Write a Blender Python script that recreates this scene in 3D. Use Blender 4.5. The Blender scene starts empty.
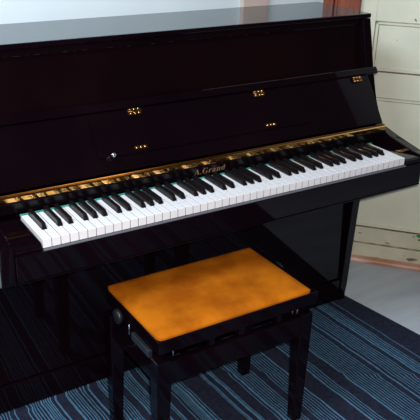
import bpy, bmesh, math, random
from mathutils import Vector, Matrix
random.seed(7)
C = bpy.context.scene.collection

# ------------------------------------------------------------------ materials
def mat(name, col=(.5,.5,.5), rough=.5, metal=0.0, spec=.5, coat=0.0):
    m = bpy.data.materials.new(name); m.use_nodes = True
    b = m.node_tree.nodes['Principled BSDF']
    b.inputs['Base Color'].default_value = (*col, 1)
    b.inputs['Roughness'].default_value = rough
    b.inputs['Metallic'].default_value = metal
    b.inputs['Specular IOR Level'].default_value = spec
    b.inputs['Coat Weight'].default_value = coat
    return m
def noise_col(m, c1, c2, scale=8, detail=4, lo=.35, hi=.65, stretch=(1,1,1), bump=0.0, bscale=None, dist=.002, extra=None):
    nt = m.node_tree; n = nt.nodes; l = nt.links; b = n['Principled BSDF']
    tc = n.new('ShaderNodeTexCoord'); mp = n.new('ShaderNodeMapping'); mp.inputs['Scale'].default_value = stretch
    l.new(tc.outputs['Object'], mp.inputs['Vector'])
    t = n.new('ShaderNodeTexNoise'); t.inputs['Scale'].default_value = scale; t.inputs['Detail'].default_value = detail
    l.new(mp.outputs['Vector'], t.inputs['Vector'])
    r = n.new('ShaderNodeValToRGB'); e = r.color_ramp.elements
    e[0].position = lo; e[0].color = (*c1,1); e[1].position = hi; e[1].color = (*c2,1)
    l.new(t.outputs['Fac'], r.inputs['Fac'])
    out = r.outputs['Color']
    if extra:                                    # chips: (colour, scale, threshold, stretch)
        ec, es, th, est = extra
        mp2 = n.new('ShaderNodeMapping'); mp2.inputs['Scale'].default_value = est; l.new(tc.outputs['Object'], mp2.inputs['Vector'])
        t2 = n.new('ShaderNodeTexNoise'); t2.inputs['Scale'].default_value = es; t2.inputs['Detail'].default_value = 5
        l.new(mp2.outputs['Vector'], t2.inputs['Vector'])
        r2 = n.new('ShaderNodeValToRGB'); r2.color_ramp.elements[0].position = th; r2.color_ramp.elements[1].position = th+.02
        l.new(t2.outputs['Fac'], r2.inputs['Fac'])
        mx = n.new('ShaderNodeMix'); mx.data_type = 'RGBA'
        l.new(r2.outputs['Color'], mx.inputs[0]); l.new(out, mx.inputs[6]); mx.inputs[7].default_value = (*ec,1)
        out = mx.outputs[2]
    l.new(out, b.inputs['Base Color'])
    if bump:
        t3 = n.new('ShaderNodeTexNoise'); t3.inputs['Scale'].default_value = bscale or scale*6; t3.inputs['Detail'].default_value = 3
        l.new(mp.outputs['Vector'], t3.inputs['Vector'])
        bp = n.new('ShaderNodeBump'); bp.inputs['Strength'].default_value = bump; bp.inputs['Distance'].default_value = dist
        l.new(t3.outputs['Fac'], bp.inputs['Height']); l.new(bp.outputs['Normal'], b.inputs['Normal'])
    return m

LACQ = noise_col(mat('black_lacquer', rough=.035, spec=.24), (.0028,.0010,.0020), (.0050,.0019,.0032), 3)
LACQB = noise_col(mat('brown_black_lacquer', rough=.04, spec=.25), (.0035,.0012,.0018), (.0065,.002,.0026), 2.5)
LID = noise_col(mat('lid_reflection_lacquer', rough=.10, spec=.8), (.010,.024,.030), (.014,.031,.038), 3, stretch=(.4,12,1))  # black lacquer with the wall's bluish reflection put into the base colour
IVORY = noise_col(mat('ivory_plastic', rough=.25), (.79,.76,.78), (.84,.81,.83), 5)
EBONY = mat('ebony_plastic', (.007,.005,.006), .25, spec=.3)
KEYSIDE = mat('key_side_wood', (.34,.29,.26), .8)
BOARD = mat('matt_black_lacquer', (.004,.0018,.003), .22, spec=.22)
SLIPLIT = mat('slip_lit_grey', (.10,.10,.12), .9)  # grey standing in for light on the key slip's top face
FELT = noise_col(mat('teal_felt', rough=.9), (.02,.20,.17), (.04,.27,.23), 60)
BRASS = noise_col(mat('brass', rough=.10, metal=1), (.85,.42,.10), (.95,.58,.2), 18, bump=.18, bscale=70, dist=.002)
BRASSD = mat('brass_edge', (.20,.08,.02), .35, 1)
SCREW = mat('brass_screw', (1,.62,.22), .2, 1)
GOLD = mat('gold_lettering', (.36,.19,.11), .45, .3)
CHROME = mat('chrome', (.85,.86,.9), .12, 1)
STEEL = mat('dark_steel', (.22,.24,.28), .4, 1)
KNOB = mat('black_knob_plastic', (.010,.010,.013), .4)
BENCH = noise_col(mat('bench_black_paint', rough=.08, spec=.2), (.0035,.0012,.0026), (.006,.0024,.004), 4)
VINYL = noise_col(mat('ochre_suede', rough=.8, spec=.05), (.33,.078,.003), (.52,.145,.006), 9, detail=7, lo=.36, hi=.6, bump=.3, bscale=120, dist=.001)
WALL = noise_col(mat('white_wall_paint', rough=.8, spec=.2), (.66,.75,.80), (.72,.80,.85), 3, bump=.1, bscale=40)
PINK = noise_col(mat('pink_beige_paint', rough=.7, spec=.2), (.55,.43,.38), (.62,.50,.44), 4)
MAHOG = noise_col(mat('red_brown_wood', rough=.35), (.13,.02,.007), (.27,.055,.018), 9, stretch=(6,6,.5))
CREAM = noise_col(mat('cream_paint', rough=.55, spec=.3), (.66,.66,.52), (.75,.75,.61), 5, bump=.25, bscale=18, dist=.003,
                  extra=((.24,.17,.12), 22, .72, (1,1,1.4)))
CREAMW = noise_col(mat('cream_paint_chipped', rough=.55, spec=.3), (.54,.52,.39), (.66,.64,.50), 7, bump=.3, bscale=20, dist=.003,
                  extra=((.20,.13,.09), 24, .66, (.6,.6,1.6)))
GROOVE = noise_col(mat('bare_wood_groove', rough=.8), (.20,.12,.08), (.42,.37,.28), 20, lo=.42, hi=.6)
PLINTHW = noise_col(mat('pink_brown_wood_strip', rough=.45), (.46,.17,.08), (.80,.50,.43), 3, stretch=(1.5,1.5,6))
FLOOR = noise_col(mat('blue_grey_floor', rough=.35, spec=.5), (.44,.49,.56), (.55,.61,.68), 4, stretch=(.6,3,1), bump=.1, bscale=30)
RUGD = noise_col(mat('rug_navy', rough=.95, spec=.1), (.014,.018,.036), (.024,.027,.050), 60, bump=.2, bscale=150, dist=.001)
RUGB = noise_col(mat('rug_blue', rough=.95, spec=.1), (.06,.155,.26), (.10,.22,.34), 60, bump=.2, bscale=150, dist=.001)
LEAF = mat('leaf_green', (.01,.28,.07), .4)
POT = noise_col(mat('terracotta', rough=.8), (.35,.13,.06), (.42,.17,.09), 12)
SOIL = mat('soil', (.03,.02,.012), .95)

# ------------------------------------------------------------------ helpers
def obj(name, bm, m, parent=None, smooth=False, mats=None):
    me = bpy.data.meshes.new(name)
    bmesh.ops.recalc_face_normals(bm, faces=bm.faces)
    bm.to_mesh(me); bm.free()
    for mm in (mats or [m]): me.materials.append(mm)
    if smooth:
        for p in me.polygons: p.use_smooth = True
    o = bpy.data.objects.new(name, me); C.objects.link(o)
    if parent: o.parent = parent; o.location = -P0(parent)
    return o
def P0(o):
    v = Vector(o.location)
    if o.parent: v = v + P0(o.parent)
    return v
def tag(o, label=None, cat=None, group=None, kind=None):
    for k, v in (('label',label),('category',cat),('group',group),('kind',kind)):
        if v: o[k] = v
    return o
def empty(name, loc, label, cat, group=None):
    o = bpy.data.objects.new(name, None); C.objects.link(o); o.location = loc; o.empty_display_size = .1
    return tag(o, label, cat, group)
def bevel(bm, w, seg=2, edges=None):
    bmesh.ops.bevel(bm, geom=list(edges or bm.edges), offset=w, segments=seg, profile=.5, affect='EDGES', clamp_overlap=True)
def box(x0,x1,y0,y1,z0,z1, bv=0, seg=2, bm=None):
    b = bmesh.new()
    v = [b.verts.new((x,y,z)) for z in (z0,z1) for y in (y0,y1) for x in (x0,x1)]
    for f in ((0,1,3,2),(4,6,7,5),(0,4,5,1),(2,3,7,6),(0,2,6,4),(1,5,7,3)): b.faces.new([v[i] for i in f])
    bmesh.ops.recalc_face_normals(b, faces=b.faces)
    if bv: bevel(b, bv, seg)
    return merge(bm, b) if bm else b
def merge(a, b):
    me = bpy.data.meshes.new('tmp'); b.to_mesh(me); b.free(); a.from_mesh(me); bpy.data.meshes.remove(me); return a
def xprism(prof, x0, x1, bv=0, seg=2):          # profile in (y,z) swept along x
    b = bmesh.new()
    A = [b.verts.new((x0,y,z)) for y,z in prof]; B = [b.verts.new((x1,y,z)) for y,z in prof]
    b.faces.new(A); b.faces.new(B[::-1]); n = len(prof)
    for i in range(n): b.faces.new((A[i],B[i],B[(i+1)%n],A[(i+1)%n]))
    bmesh.ops.recalc_face_normals(b, faces=b.faces)
    if bv: bevel(b, bv, seg)
    return b
def zprism(prof, z0, z1):
    b = bmesh.new()
    A = [b.verts.new((x,y,z0)) for x,y in prof]; B = [b.verts.new((x,y,z1)) for x,y in prof]
    b.faces.new(A); b.faces.new(B[::-1]); n = len(prof)
    for i in range(n): b.faces.new((A[i],B[i],B[(i+1)%n],A[(i+1)%n]))
    bmesh.ops.recalc_face_normals(b, faces=b.faces)
    return b
def lathe(prof, M, seg=20):                     # (r,h) profile about local z, placed by matrix M
    b = bmesh.new(); rings = []
    for r,h in prof:
        rings.append([b.verts.new(M @ Vector((r*math.cos(2*math.pi*i/seg), r*math.sin(2*math.pi*i/seg), h))) for i in range(seg)])
    for k in range(len(rings)-1):
        for i in range(seg): b.faces.new((rings[k][i],rings[k][(i+1)%seg],rings[k+1][(i+1)%seg],rings[k+1][i]))
    b.faces.new(rings[0][::-1]); b.faces.new(rings[-1])
    return b
def rot_to(d):
    return Vector((0,0,1)).rotation_difference(Vector(d).normalized()).to_matrix().to_4x4()
def tube(p, q, r, seg=10):
    p, q = Vector(p), Vector(q)
    return lathe([(r,0),(r,(q-p).length)], Matrix.Translation(p) @ rot_to(q-p), seg)
def oriented_box(o, ex, ey, ez, x0,x1,y0,y1,z0,z1, bv=0):
    b = box(x0,x1,y0,y1,z0,z1,bv)
    o, ex, ey, ez = map(Vector, (o,ex,ey,ez))
    for v in b.verts: v.co = o + ex*v.co.x + ey*v.co.y + ez*v.co.z
    return b

# ------------------------------------------------------------------ camera
CAM = Vector((-.51963, -1.53973, 1.51454)); YAW, PITCH, ROLL, F = -.57519, -.41992, .03038, 731.8
fwd = Vector((-math.sin(YAW)*math.cos(PITCH), math.cos(YAW)*math.cos(PITCH), math.sin(PITCH)))
r0 = Vector((math.cos(YAW), math.sin(YAW), 0)); u0 = r0.cross(fwd)
cr, sr = math.cos(ROLL), math.sin(ROLL)
r1 = cr*r0 + sr*u0; u1 = -sr*r0 + cr*u0
cam = bpy.data.objects.new('camera', bpy.data.cameras.new('camera')); C.objects.link(cam)
cam.matrix_world = Matrix(((r1.x,u1.x,-fwd.x,CAM.x),(r1.y,u1.y,-fwd.y,CAM.y),(r1.z,u1.z,-fwd.z,CAM.z),(0,0,0,1)))
cam.data.sensor_width = 36; cam.data.lens = 36*F/420; cam.data.clip_start = .02
bpy.context.scene.camera = cam

# ------------------------------------------------------------------ setting
RZ = .006                                       # rug thickness
tag(obj('floor', box(-3,4.2,-3.5,1.2,-.05,0), FLOOR), kind='structure')
WY = .72
WO = Vector((1.459, WY+.004, 0)); wu = Vector((.663,-.748,0)).normalized(); wn = Vector((-.748,-.663,0)).normalized(); wz = Vector((0,0,1))
tag(obj('wall_back', box(-3,1.475,WY,WY+.1,0,2.7), WALL), kind='structure')
def W(t0,t1,d0,d1,z0,z1,bv=0): return oriented_box(WO, wu, wn, wz, t0,t1,d0,d1,z0,z1,bv)
tag(obj('wall_right', W(0,3.2,-.12,-.02,0,2.7), WALL), kind='structure')
tag(obj('trim_1', box(1.048,1.165,WY-.02,WY,0,2.7,.004), PINK), kind='structure')
# reddish wooden casing
cas = empty('trim_2', WO, None, None); tag(cas, kind='structure')
for nm,t0,t1,d in (('casing_board',-.03,.035,.012),('casing_groove',.035,.05,-.004),('casing_board',.05,.135,.016),('casing_bead',.118,.141,.028)):
    obj(nm, W(t0,t1,-.02,d,0,2.2,.003), MAHOG, cas)
# cream panelled door
dr = empty('door_1', WO + wu*.141, None, None); tag(dr, kind='structure')
T0, T1, T2, T3 = .141, .205, .86, .93
rails = [(.085,.160),(.737,.845),(1.040,1.150),(1.66,1.76),(2.02,2.12)]
for z0,z1 in rails: obj('rail', W(T1,T2,-.02,.0,z0,z1,.002), CREAMW if z0<.1 else CREAM, dr)
for t0,t1 in ((T0,T1),(T2,T3)): obj('stile', W(t0,t1,-.02,.0,.085,2.12,.002), CREAM, dr)
for (a,b),(c,d) in zip(rails[:-1], rails[1:]):
    pn = obj('panel', W(T1,T2,-.02,-.012,b,c), CREAM, dr)
    pb = W(T1+.0,T1+.012,-.02,-.006,b,c,.002)
    for q in (W(T2-.012,T2,-.02,-.006,b,c,.002), W(T1,T2,-.02,-.006,b,b+.012,.002), W(T1,T2,-.02,-.006,c-.012,c,.002)): merge(pb,q)
    pm = obj('moulding', pb, CREAM, pn)
    g = W(T1+.012,T1+.0145,-.02,-.0095,b+.012,c-.012)
    for q in (W(T1,T2,-.02,.0005,b-.0035,b), W(T1+.012,T2-.012,-.02,-.0095,c-.0145,c-.012), W(T1-.0025,T1,-.02,.0005,b,c), W(T1,T2,-.02,.0005,c,c+.0025)): merge(g,q)
    obj('groove', g, GROOVE, pn)
tag(obj('trim_3', W(T0,3.1,-.02,.004,.0,.078,.003), CREAMW), kind='structure')
tag(obj('trim_4', W(T0,3.1,-.02,-.006,.078,.085), GROOVE), kind='structure')
tag(obj('baseboard_right', W(T0-.1,3.1,-.02,.038,.0,.020,.008), PLINTHW), kind='structure')

# ------------------------------------------------------------------ rug
N,Wd = .0032,.0060
stripes = [(-.44,N),(-.43,N),(-.41,Wd),(-.36,Wd),(-.347,N),(-.338,N),(-.329,N),(-.32,N),(-.28,N),(-.27,Wd),(-.22,Wd),(-.21,N),(-.2,N),(-.19,N),(-.18,N),(-.14,Wd),(-.13,N),(-.095,Wd),(-.084,N),(-.075,N),(-.066,N),
 (-.0555,N),(-.0455,N),(-.0345,N),(-.0165,N),(.0205,N),(.034,.005),(.0425,N),(.052,N),(.0615,N),(.0725,.0055),(.081,N),(.0875,N),(.0945,N),(.1005,N),(.1155,.0055),(.154,.008),(.1655,N),(.1745,N),(.1835,N),(.191,N),(.2035,N),(.2125,N),(.2275,Wd),
 (.262,N),(.270,Wd),(.281,N),(.289,N),(.297,N),(.305,N),(.335,Wd),(.344,N),(.352,N),(.360,N),(.369,N),(.377,Wd),(.405,N),(.413,Wd),
 (.443,N),(.4555,N),(.4625,N),(.4695,N),(.478,.008),(.490,.006),(.5005,N),(.5735,N),(.5805,.0055),(.605,.008),(.6135,N),(.6565,N),(.670,.008),(.681,N),(.691,N),(.701,N),(.711,N),(.7205,N),(.730,N),
 (.7605,N),(.771,N),(.7815,N),(.792,N),(.8025,N),(.813,N),(.8255,.006),
 (.8965,.007),(.909,N),(.9195,N),(.930,N),(.983,.007),(.994,N),(1.0045,N),(1.015,N),(1.0255,N),(1.036,N),(1.047,N),(1.058,N),(1.069,N),(1.080,N),
 (1.108,.006),(1.126,N),(1.137,N),(1.148,N),(1.159,N),(1.170,N),(1.181,N),(1.207,.0065),(1.2185,.0055),(1.2295,N),(1.2400,.0045),(1.251,N),(1.282,N)]
stripes = [(c-.96,w) for c,w in stripes if -.1 < c < .5] + stripes
bounds = [(-1.2, 0)]; 
for c,w in stripes: bounds += [(c-w/2,1),(c+w/2,0)]
bounds += [(1.300,0),(1.345,0),(1.395,0)]
bm = bmesh.new(); NY = 190; Y0, Y1 = -2.3, .66
def shift(s, y):
    f = .0012*math.sin(y*38+s*9) + .0008*math.sin(y*71+s*13+1)
    yc = .285 + .02*math.sin(s*7) if s < .45 else .285 - .62*(s-.40)
    f += .006*math.exp(-((y-yc)/.012)**2)*math.sin(s*60)
    f += .008/(1+math.exp(-(y-yc)/.006))*(1 if s < .45 else .35)
    return f*(0 if s > 1.3 else 1)
def hz(s, y):
    yc = .285 + .02*math.sin(s*7) if s < .45 else .285 - .62*(s-.40)
    return RZ - .0025 + .0025*math.exp(-((y-yc)/.012)**2)*(1 if -.5 < s < 1.3 else 0) + .0004*math.sin(s*40+y*11)
grid = []
for j in range(NY+1):
    y = Y0 + (Y1-Y0)*j/NY
    grid.append([bm.verts.new((s - .048*y + shift(s,y)*.8 + (.06*max(0,-y)*0 if s<1.3 else -.09*y*(s-1.29)/.1), y, hz(s,y) if y < .29 else min(hz(s,y),RZ))) for s,_ in bounds])
for j in range(NY):
    for i in range(len(bounds)-1):
        f = bm.faces.new((grid[j][i],grid[j][i+1],grid[j+1][i+1],grid[j+1][i])); f.material_index = bounds[i][1]
r = bmesh.ops.extrude_face_region(bm, geom=list(bm.faces))
for v in [g for g in r['geom'] if isinstance(g, bmesh.types.BMVert)]: v.co.z = 0.0005
rug = obj('striped_rug', bm, None, mats=[RUGD, RUGB])
tag(rug, 'dark navy rug with light blue stripes lying under the piano and bench', 'rug')

# ------------------------------------------------------------------ piano
XL, XR, TH = -.108, 1.333, .036
LX0, LX1 = XL+TH, XR-TH
PZ = RZ + .001
pn = empty('upright_piano', (.6125, .3, PZ), 'glossy black upright piano with open fallboard standing against the white wall', 'piano')
prof = [(.620,PZ),(.300,PZ),(.302,.03),(.297,.07),(.292,.20),(.280,.455),(.277,.590),(.262,.608),(.010,.608),(.001,.610),(-.005,.615),(-.008,.624),(-.008,.700),(-.008,.7165),(-.0055,.7185),
        (.030,.7195),(.131,.7385),(.205,.7570),(.222,.7650),(.232,.779),(.259,.834),(.268,.860),(.291,.934),(.335,1.105),(.620,1.105)]
def side(x0, x1, outer):
    b = xprism(prof, x0, x1)
    es = []
    for e in b.edges:
        if abs(e.verts[0].co.x-e.verts[1].co.x) < 1e-6: es.append(e)
    bevel(b, .005, 3, es)
    # rounded outer front corner of the arm (in plan)
    for v in b.verts:
        if v.co.y < .03 and v.co.z > .60:
            d = (v.co.x - (x0+x1)/2)*outer/((x1-x0)/2)      # -1..1, +1 = outer face
            k = max(0, d+.2)/1.2
            v.co.y += (.030 if outer > 0 else .006)*k**2.2*(1-max(0,v.co.y+.008)/.038)
    return b
obj('side_panel', side(XL, XL+TH, -1), LACQ, pn)
obj('side_panel', side(XR-TH, XR, 1), LACQ, pn)
# lid
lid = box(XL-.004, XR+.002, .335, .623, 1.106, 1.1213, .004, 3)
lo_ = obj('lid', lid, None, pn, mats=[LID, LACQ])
for p in lo_.data.polygons: p.material_index = 0 if p.normal.z > .9 else 1  # reflection tint on the top face only, edges stay plain black
obj('lid_rail', box(LX0, LX1, .343, .36, 1.085, 1.105, .002), LACQ, pn)
# upper front panel, leaning back slightly
obj('upper_panel', xprism([(.318,.90),(.352,1.0835),(.367,1.0835),(.333,.90)], LX0+.001, LX1-.001, .0015), LACQB, pn)
obj('back_panel', box(LX0, LX1, .60, .618, PZ, 1.104), LACQ, pn)
# bottom half
obj('lower_panel', box(LX0, LX1, .308, .328, .105, .611, .002), LACQ, pn)
obj('bottom_rail', box(LX0, LX1, .302, .328, PZ, .1015, .003), LACQ, pn)
obj('bottom_board', box(LX0, LX1, .33, .598, PZ+.01, .05), LACQ, pn)
# key bed and slip
obj('key_bed', box(LX0, LX1, .014, .31, .612, .655, .002), LACQ, pn)
obj('key_slip', box(LX0, LX1, -.012, .010, .622, .6935, .0025, 3), LACQ, pn)
obj('key_slip_lit_top', box(.0,1.225,-.0105,-.0005,.6930,.6955,.0005), SLIPLIT, pn)  # added strip, no real felt: the slip's lit top put in as grey
obj('key_slip_bead', box(LX0, LX1, -.0135, -.006, .6185, .6225, .001), LACQB, pn)
for a,b in ((LX0,-.002),(1.227,LX1)):
    obj('cheek_block', xprism([(-.004,.694),(-.004,.706),(.004,.712),(.158,.714),(.158,.694)], a, b, .002), LACQ, pn)
# keys
Wk = 1.225/52; K = .72; KL = .150
whites, blacks = [], []
names = 'A A# B C C# D D# E F F# G G#'.split(); off = {'C#':-.0025,'D#':.0025,'F#':-.003,'G#':0,'A#':.003}
wi = 0
for k in range(88):
    nm = names[k%12]
    if '#' in nm: blacks.append(wi*Wk + off[nm])
    else: whites.append(wi); wi += 1
BW = .0065
for i in whites:
    x0, x1 = i*Wk+.0009, (i+1)*Wk-.0009
    l, r_ = x0, x1
    for b in blacks:
        if abs(b-i*Wk) < .006: l = b+BW+.0006
        if abs(b-(i+1)*Wk) < .006: r_ = b-BW-.0006
    out = [(x0,0),(x1,0),(x1,.051)]
    if r_ < x1: out.append((r_,.051))
    out += [(r_,KL+.008),(l,KL+.008)]
    if l > x0: out.append((l,.051))
    out.append((x0,.051))
    b = zprism(out, K-.0235, K)
    bevel(b, .0008, 1, [e for e in b.edges if e.verts[0].co.z > K-.001 and e.verts[1].co.z > K-.001])
    wk = obj('white_key', b, None, pn, mats=[IVORY, KEYSIDE])
    for p in wk.data.polygons:
        if abs(p.normal.x) > .95: p.material_index = 1
    if i == 0:
        for p in wk.data.polygons: p.material_index = 0
for bx in blacks:
    b = bmesh.new()
    h = .0138
    lo = [(-BW,.052),(BW,.052),(BW,KL+.008),(-BW,KL+.008)]
    hi = [(-BW+.0012,.063),(BW-.0012,.063),(BW-.001,KL+.008),(-BW+.001,KL+.008)]
    A = [b.verts.new((bx+x,y,K-.012)) for x,y in lo]; M_ = [b.verts.new((bx+x,y+(.002 if i<2 else 0),K+.001)) for i,(x,y) in enumerate(lo)]; B = [b.verts.new((bx+x,y,K+h)) for x,y in hi]
    for P,Q in ((A,M_),(M_,B)):
        for i in range(4): b.faces.new((P[i],P[(i+1)%4],Q[(i+1)%4],Q[i]))
    b.faces.new(A[::-1]); b.faces.new(B)
    bmesh.ops.recalc_face_normals(b, faces=b.faces)
    bevel(b, .0011, 2, [e for e in b.edges if e.verts[0].co.z > K and e.verts[1].co.z > K])
    obj('black_key', b, EBONY, pn)
obj('felt_strip', box(-.001,1.226,KL+.0045,KL+.0095,K+.0002,K+.0035), FELT, pn)
# name board (lower fixed part of fallboard)
nb = obj('name_board', xprism([(.1715,.7215),(.164,.754),(.1665,.7565),(.200,.7565),(.200,.7215)], LX0, LX1, .0015), BOARD, pn)
# brass hinge strip
hg = obj('long_brass_hinge', xprism([(.1655,.7575),(.1653,.7695),(.168,.7720),(.180,.7720),(.180,.7575)], LX0+.002, LX1-.002, .0006), BRASS, pn)
obj('hinge_pin', tube((LX0+.002,.1745,.7735),(LX1-.002,.1745,.7735),.0024,10), BRASSD, hg, smooth=True)
# lettering
tc = bpy.data.curves.new('txt','FONT'); tc.body = '\U0001D400.\U0001D406\U0001D42B\U0001D41A\U0001D427\U0001D41D'; tc.size = .0275; tc.extrude = .0004; tc.offset = -.0004; tc.align_x = 'CENTER'; tc.space_character = 1.08
to = bpy.data.objects.new('txt', tc); C.objects.link(to)
dg = bpy.context.evaluated_depsgraph_get(); me = bpy.data.meshes.new_from_object(to.evaluated_get(dg)); bpy.data.objects.remove(to)
me.materials.clear(); me.materials.append(GOLD)
lt = bpy.data.objects.new('gold_lettering', me); C.objects.link(lt)
me.transform(Matrix.Translation((.583,.1686,.7295)) @ Matrix.Rotation(math.radians(90+13),4,'X'))
lt.parent = nb; lt.location = -P0(nb)
tag(lt, 'small gold serif lettering')

# open fallboard leaning against upper panel
fy, fz = .182, .778; d = Vector((0,.101,.147)).normalized(); nrm = Vector((0,-.147,.101)).normalized(); ex = Vector((1,0,0))
FO = Vector((0,fy,fz))
def FB(x0,x1,t0,t1,h0,h1,bv=0): return oriented_box(FO, ex, d, nrm, x0,x1,t0,t1,h0,h1,bv)
fb = obj('fallboard', FB(LX0+.002,LX1-.002,.002,.176,-.014,0,.0015), LACQ, pn)
obj('fallboard_lip', FB(XL-.002,XR+.008,.176,.2005,-.012,.007,.003), LACQ, fb)
# folded music desk on the fallboard
md = obj('music_desk', FB(.245,.985,.045,.166,-.001,.005), LACQ, pn)
HB = .005
def hinge(x, t, rows, parent, hw=.021):
    b = FB(x-hw, x+hw, t-.005*rows, t+.005*rows, HB, HB+.0015)
    h = obj('hinge', b, BRASSD, parent)
    if rows == 2: obj('hinge_pin', tube(FO+ex*(x-hw)+d*(t)+nrm*(HB+.002), FO+ex*(x+hw)+d*t+nrm*(HB+.002), .0024, 8), BRASSD, h, smooth=True)
    rr = [t-.0055, t+.006] if rows == 2 else [t]
    for tt in rr:
        for k in (-1,0,1):
            obj('screw', lathe([(.0032,0),(.0030,.001),(.0018,.0020),(.0005,.0024)], Matrix.Translation(FO+ex*(x+k*.013)+d*tt+nrm*(HB+.0014)) @ rot_to(nrm), 10), SCREW, h, smooth=True)
for x in (-.032,.387,.823,1.238):
    hinge(x, .164, 2, fb)
for x in (.376,.832): hinge(x, .0585, 1, md)
kb = obj('desk_knob', lathe([(.003,0),(.003,.006),(.006,.008),(.0075,.012),(.006,.016),(.002,.018)], Matrix.Translation(FO+ex*.284+d*.046+nrm*.006) @ rot_to(nrm), 16), CHROME, md, smooth=True)
# pedals
for x in (.545,.6125,.68):
    obj('pedal', xprism([(.31,.062),(.25,.066),(.205,.060),(.195,.050),(.205,.048),(.25,.054),(.31,.052)], x-.013, x+.013, .002), BRASS, pn)

# ------------------------------------------------------------------ bench
bx0,bx1,by0,by1 = .218,.735,-.186,.126
BZ = RZ + .001
bn = empty('piano_bench', ((bx0+bx1)/2,(by0+by1)/2,BZ), 'black adjustable piano bench with padded ochre seat in front of the piano', 'bench')
# cushion: domed, rounded
b = bmesh.new(); NX, NYY = 40, 26; g = []
cx0,cx1,cy0,cy1 = bx0+.001,bx1-.018,by0+.004,by1+.003; ztop = .469
def edge_r(x,y):
    # round the plan corners
    r = .022; dx = max(0, abs(x)-(1-2*r/(cx1-cx0))); dy = max(0, abs(y)-(1-2*r/(cy1-cy0)))
    return x, y
for j in range(NYY+1):
    row = []
    v = -math.cos(math.pi*j/NYY)*.35 + (-1+2*j/NYY)*.65
    for i in range(NX+1):
        u = -math.cos(math.pi*i/NX)*.35 + (-1+2*i/NX)*.65
        hx, hy = (cx1-cx0)/2, (cy1-cy0)/2; x, y = u*hx, v*hy
        rc = .016; ax, ay = abs(x)-(hx-rc), abs(y)-(hy-rc)
        if ax > 0 and ay > 0:
            m_ = max(ax,ay); L_ = math.hypot(ax,ay); s_ = m_/L_
            x = math.copysign(hx-rc+ax*s_, x); y = math.copysign(hy-rc+ay*s_, y)
        ex_ = min(hx-abs(x), hy-abs(y)); 
        z = ztop + .010*(1-math.exp(-max(ex_,0)/.010)) + .010*(1-u*u)*(1-v*v)
        row.append(b.verts.new((x+(cx0+cx1)/2, y+(cy0+cy1)/2, z-.006)))
    g.append(row)
for j in range(NYY):
    for i in range(NX): b.faces.new((g[j][i],g[j][i+1],g[j+1][i+1],g[j+1][i]))
bot = []
r = bmesh.ops.extrude_face_region(b, geom=list(b.faces))
for v in [q for q in r['geom'] if isinstance(q, bmesh.types.BMVert)]: v.co.z = .440
obj('seat_cushion', b, VINYL, bn, smooth=False)
for p in bpy.data.objects['seat_cushion'].data.polygons: p.use_smooth = p.normal.z > .3
# seat frame (four mitred rails reading as one box)
b = box(bx0,bx1,by0,by1,.419,.4585,.003,3)
sf = obj('seat_frame', b, BENCH, bn)
# lower frame
ax0,ax1,ay0,ay1 = .213,.724,-.187,.119
LT = .042; ZA0, ZA1 = .318, .387
for nm,args in (('apron',(ax0+LT-.004,ax1-LT+.004,ay0+.004,ay0+.026)),('apron',(ax0+LT-.004,ax1-LT+.004,ay1-.026,ay1-.004)),
             ('apron',(ax0+.004,ax0+.026,ay0+LT-.004,ay1-LT+.004)),('apron',(ax1-.026,ax1-.004,ay0+LT-.004,ay1-LT+.004))):
    obj(nm, box(*args,ZA0,ZA1,.002), BENCH, bn)
for sx in (0,1):
    for sy in (0,1):
        X = (ax0 if sx == 0 else ax1) - sy*.007; Y = ay0 if sy == 0 else ay1; kx = 1 if sx == 0 else -1; ky = 1 if sy == 0 else -1
        b = bmesh.new(); lv = []
        for z,w,o in ((BZ,.032,.004),(.33,.043,.000),(.394,LT,0)):
            xs = sorted((X+kx*o, X+kx*(o+w))); ys = sorted((Y+ky*o, Y+ky*(o+w)))
            lv.append([b.verts.new((xs[0],ys[0],z)),b.verts.new((xs[1],ys[0],z)),b.verts.new((xs[1],ys[1],z)),b.verts.new((xs[0],ys[1],z))])
        b.faces.new(lv[0][::-1]); b.faces.new(lv[-1])
        for p,q in zip(lv[:-1],lv[1:]):
            for i in range(4): b.faces.new((p[i],p[(i+1)%4],q[(i+1)%4],q[i]))
        bmesh.ops.recalc_face_normals(b, faces=b.faces)
        bevel(b, .004, 3)
        obj('leg', b, BENCH, bn)
# adjusting mechanism: scissor bars, threaded rods and knobs
for y in (.00, ay1-.05):
    for a in (1,-1):
        obj('scissor_bar', oriented_box(Vector(((bx0+bx1)/2,y+a*.004,.392)), Vector((math.cos(.10*a),0,math.sin(.10*a))), Vector((0,1,0)), Vector((-math.sin(.10*a),0,math.cos(.10*a))), -.2,.2,-.002,.002,-.006,.006,.001), STEEL, bn)
for x in (ax0-.003, ax1-.008):
    obj('apron_lit_top', box(x,x+.011,ay0+LT,-.045,.3905,.412,.001), STEEL, bn)  # added grey strips standing in for the lit part of the apron top
for x0_,x1_ in ((.375,.392),(.47,.49),(.60,.616)):
    obj('spacer_block', box(x0_,x1_,ay0+.01,ay0+.03,.390,.4195,.001), BENCH, bn)
rod = obj('adjusting_rod', tube((bx0-.012,.022,.428),(bx1+.018,.022,.428),.005,12), CHROME, bn, smooth=True)
for s in (-1,1):
    xk = bx0-.006 if s < 0 else bx1+.006
    k_ = lathe([(.010,0),(.019,.002),(.022,.006),(.022,.012),(.019,.016),(.010,.017)], Matrix.Translation((xk,.022,.428)) @ rot_to((s,0,0)), 24)
    obj('knob', k_, KNOB, rod, smooth=True)
for x,y in ((ax0+.052,ay0+.012),(ax1-.052,ay0+.012),(ax1-.066,ay0+.016),(ax0+.004,-.02)):
    obj('bolt', tube((x,y,.388),(x,y,.4200),.002,8), CHROME, bn, smooth=True)

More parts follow.
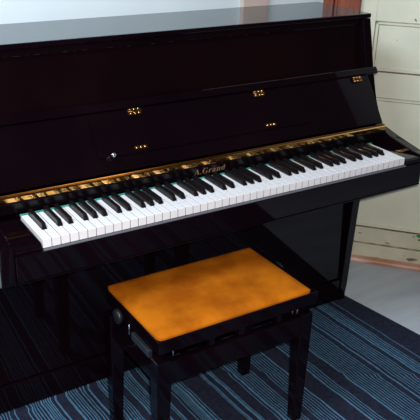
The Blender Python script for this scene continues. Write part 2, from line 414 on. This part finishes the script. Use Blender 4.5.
# ------------------------------------------------------------------ plant at the right edge
ld = Vector((1.752,.352,.166)) 
base = WO + wu*.62 + wn*.16
pl = empty('potted_plant', (base.x,base.y,0), 'green plant leaf tip poking in at right edge before the cream door', 'plant')
obj('pot', lathe([(.045,0),(.062,.11),(.066,.11),(.066,.125),(.058,.125),(.055,.105)], Matrix.Translation((base.x,base.y,0)), 24), POT, pl, smooth=False)
obj('soil', lathe([(.050,.09),(.0565,.112)], Matrix.Translation((base.x,base.y,0)), 20), SOIL, pl)
def leaf(bm, p, q, w):
    p, q = Vector(p), Vector(q); ax = (q-p); L = ax.length; ax.normalize(); sd = ax.cross(Vector((-.5,-.7,.5))).normalized(); up = sd.cross(ax)
    ws = [0.1,.75,1,.8,.45,0.02]; prev = None
    for i,k in enumerate(ws):
        c = p + ax*L*i/5 + up*(-.12*L*(i/5)**2)
        cur = [bm.verts.new(c-sd*w*k), bm.verts.new(c-up*w*.2), bm.verts.new(c+sd*w*k)]
        if prev:
            bm.faces.new((prev[0],prev[1],cur[1],cur[0])); bm.faces.new((prev[1],prev[2],cur[2],cur[1]))
        prev = cur
tips = [ld, ld+Vector((.004,-.010,-.018)), base+Vector((.12,.0,.20)), base+Vector((-.03,-.12,.24)), base+Vector((.05,.05,.30)), base+Vector((.10,-.1,.26)), base+Vector((-.02,.03,.33))]
for i,tp in enumerate(tips):
    tp = Vector(tp); c0 = Vector((base.x,base.y,.105)); st = c0.lerp(tp,.72) + Vector((0,0,.03))
    obj('stem', tube(c0, st, .0022, 6), LEAF, pl)
    b = bmesh.new(); leaf(b, st, tp, .008 if i < 2 else .014); obj('leaf', b, LEAF, pl)

# ------------------------------------------------------------------ light
def light(name, typ, loc, energy, col, size=.1, target=None, **kw):
    L = bpy.data.lights.new(name, typ); L.energy = energy; L.color = col
    if typ == 'AREA': L.shape = 'RECTANGLE'; L.size = size; L.size_y = kw.get('sy', size)
    else: L.shadow_soft_size = size
    o = bpy.data.objects.new(name, L); C.objects.link(o); o.location = loc
    if target: o.rotation_euler = (Vector(target)-Vector(loc)).to_track_quat('-Z','Y').to_euler()
    return o
fl = CAM + u1*.03 + r1*.02 - fwd*.0
light('camera_flash', 'POINT', fl, 150, (1,.97,.93), .02)
light('wall_daylight', 'AREA', (-.9,-.3,2.45), 50, (.72,.87,1), 1.2, (.4,.72,1.2), sy=.5)
w = bpy.data.worlds.new('world'); bpy.context.scene.world = w; w.use_nodes = True
w.node_tree.nodes['Background'].inputs[0].default_value = (.85,.75,1,1); w.node_tree.nodes['Background'].inputs[1].default_value = .035
sc = bpy.context.scene
sc.view_settings.view_transform = 'Standard'; sc.view_settings.look = 'None'; sc.view_settings.exposure = 0
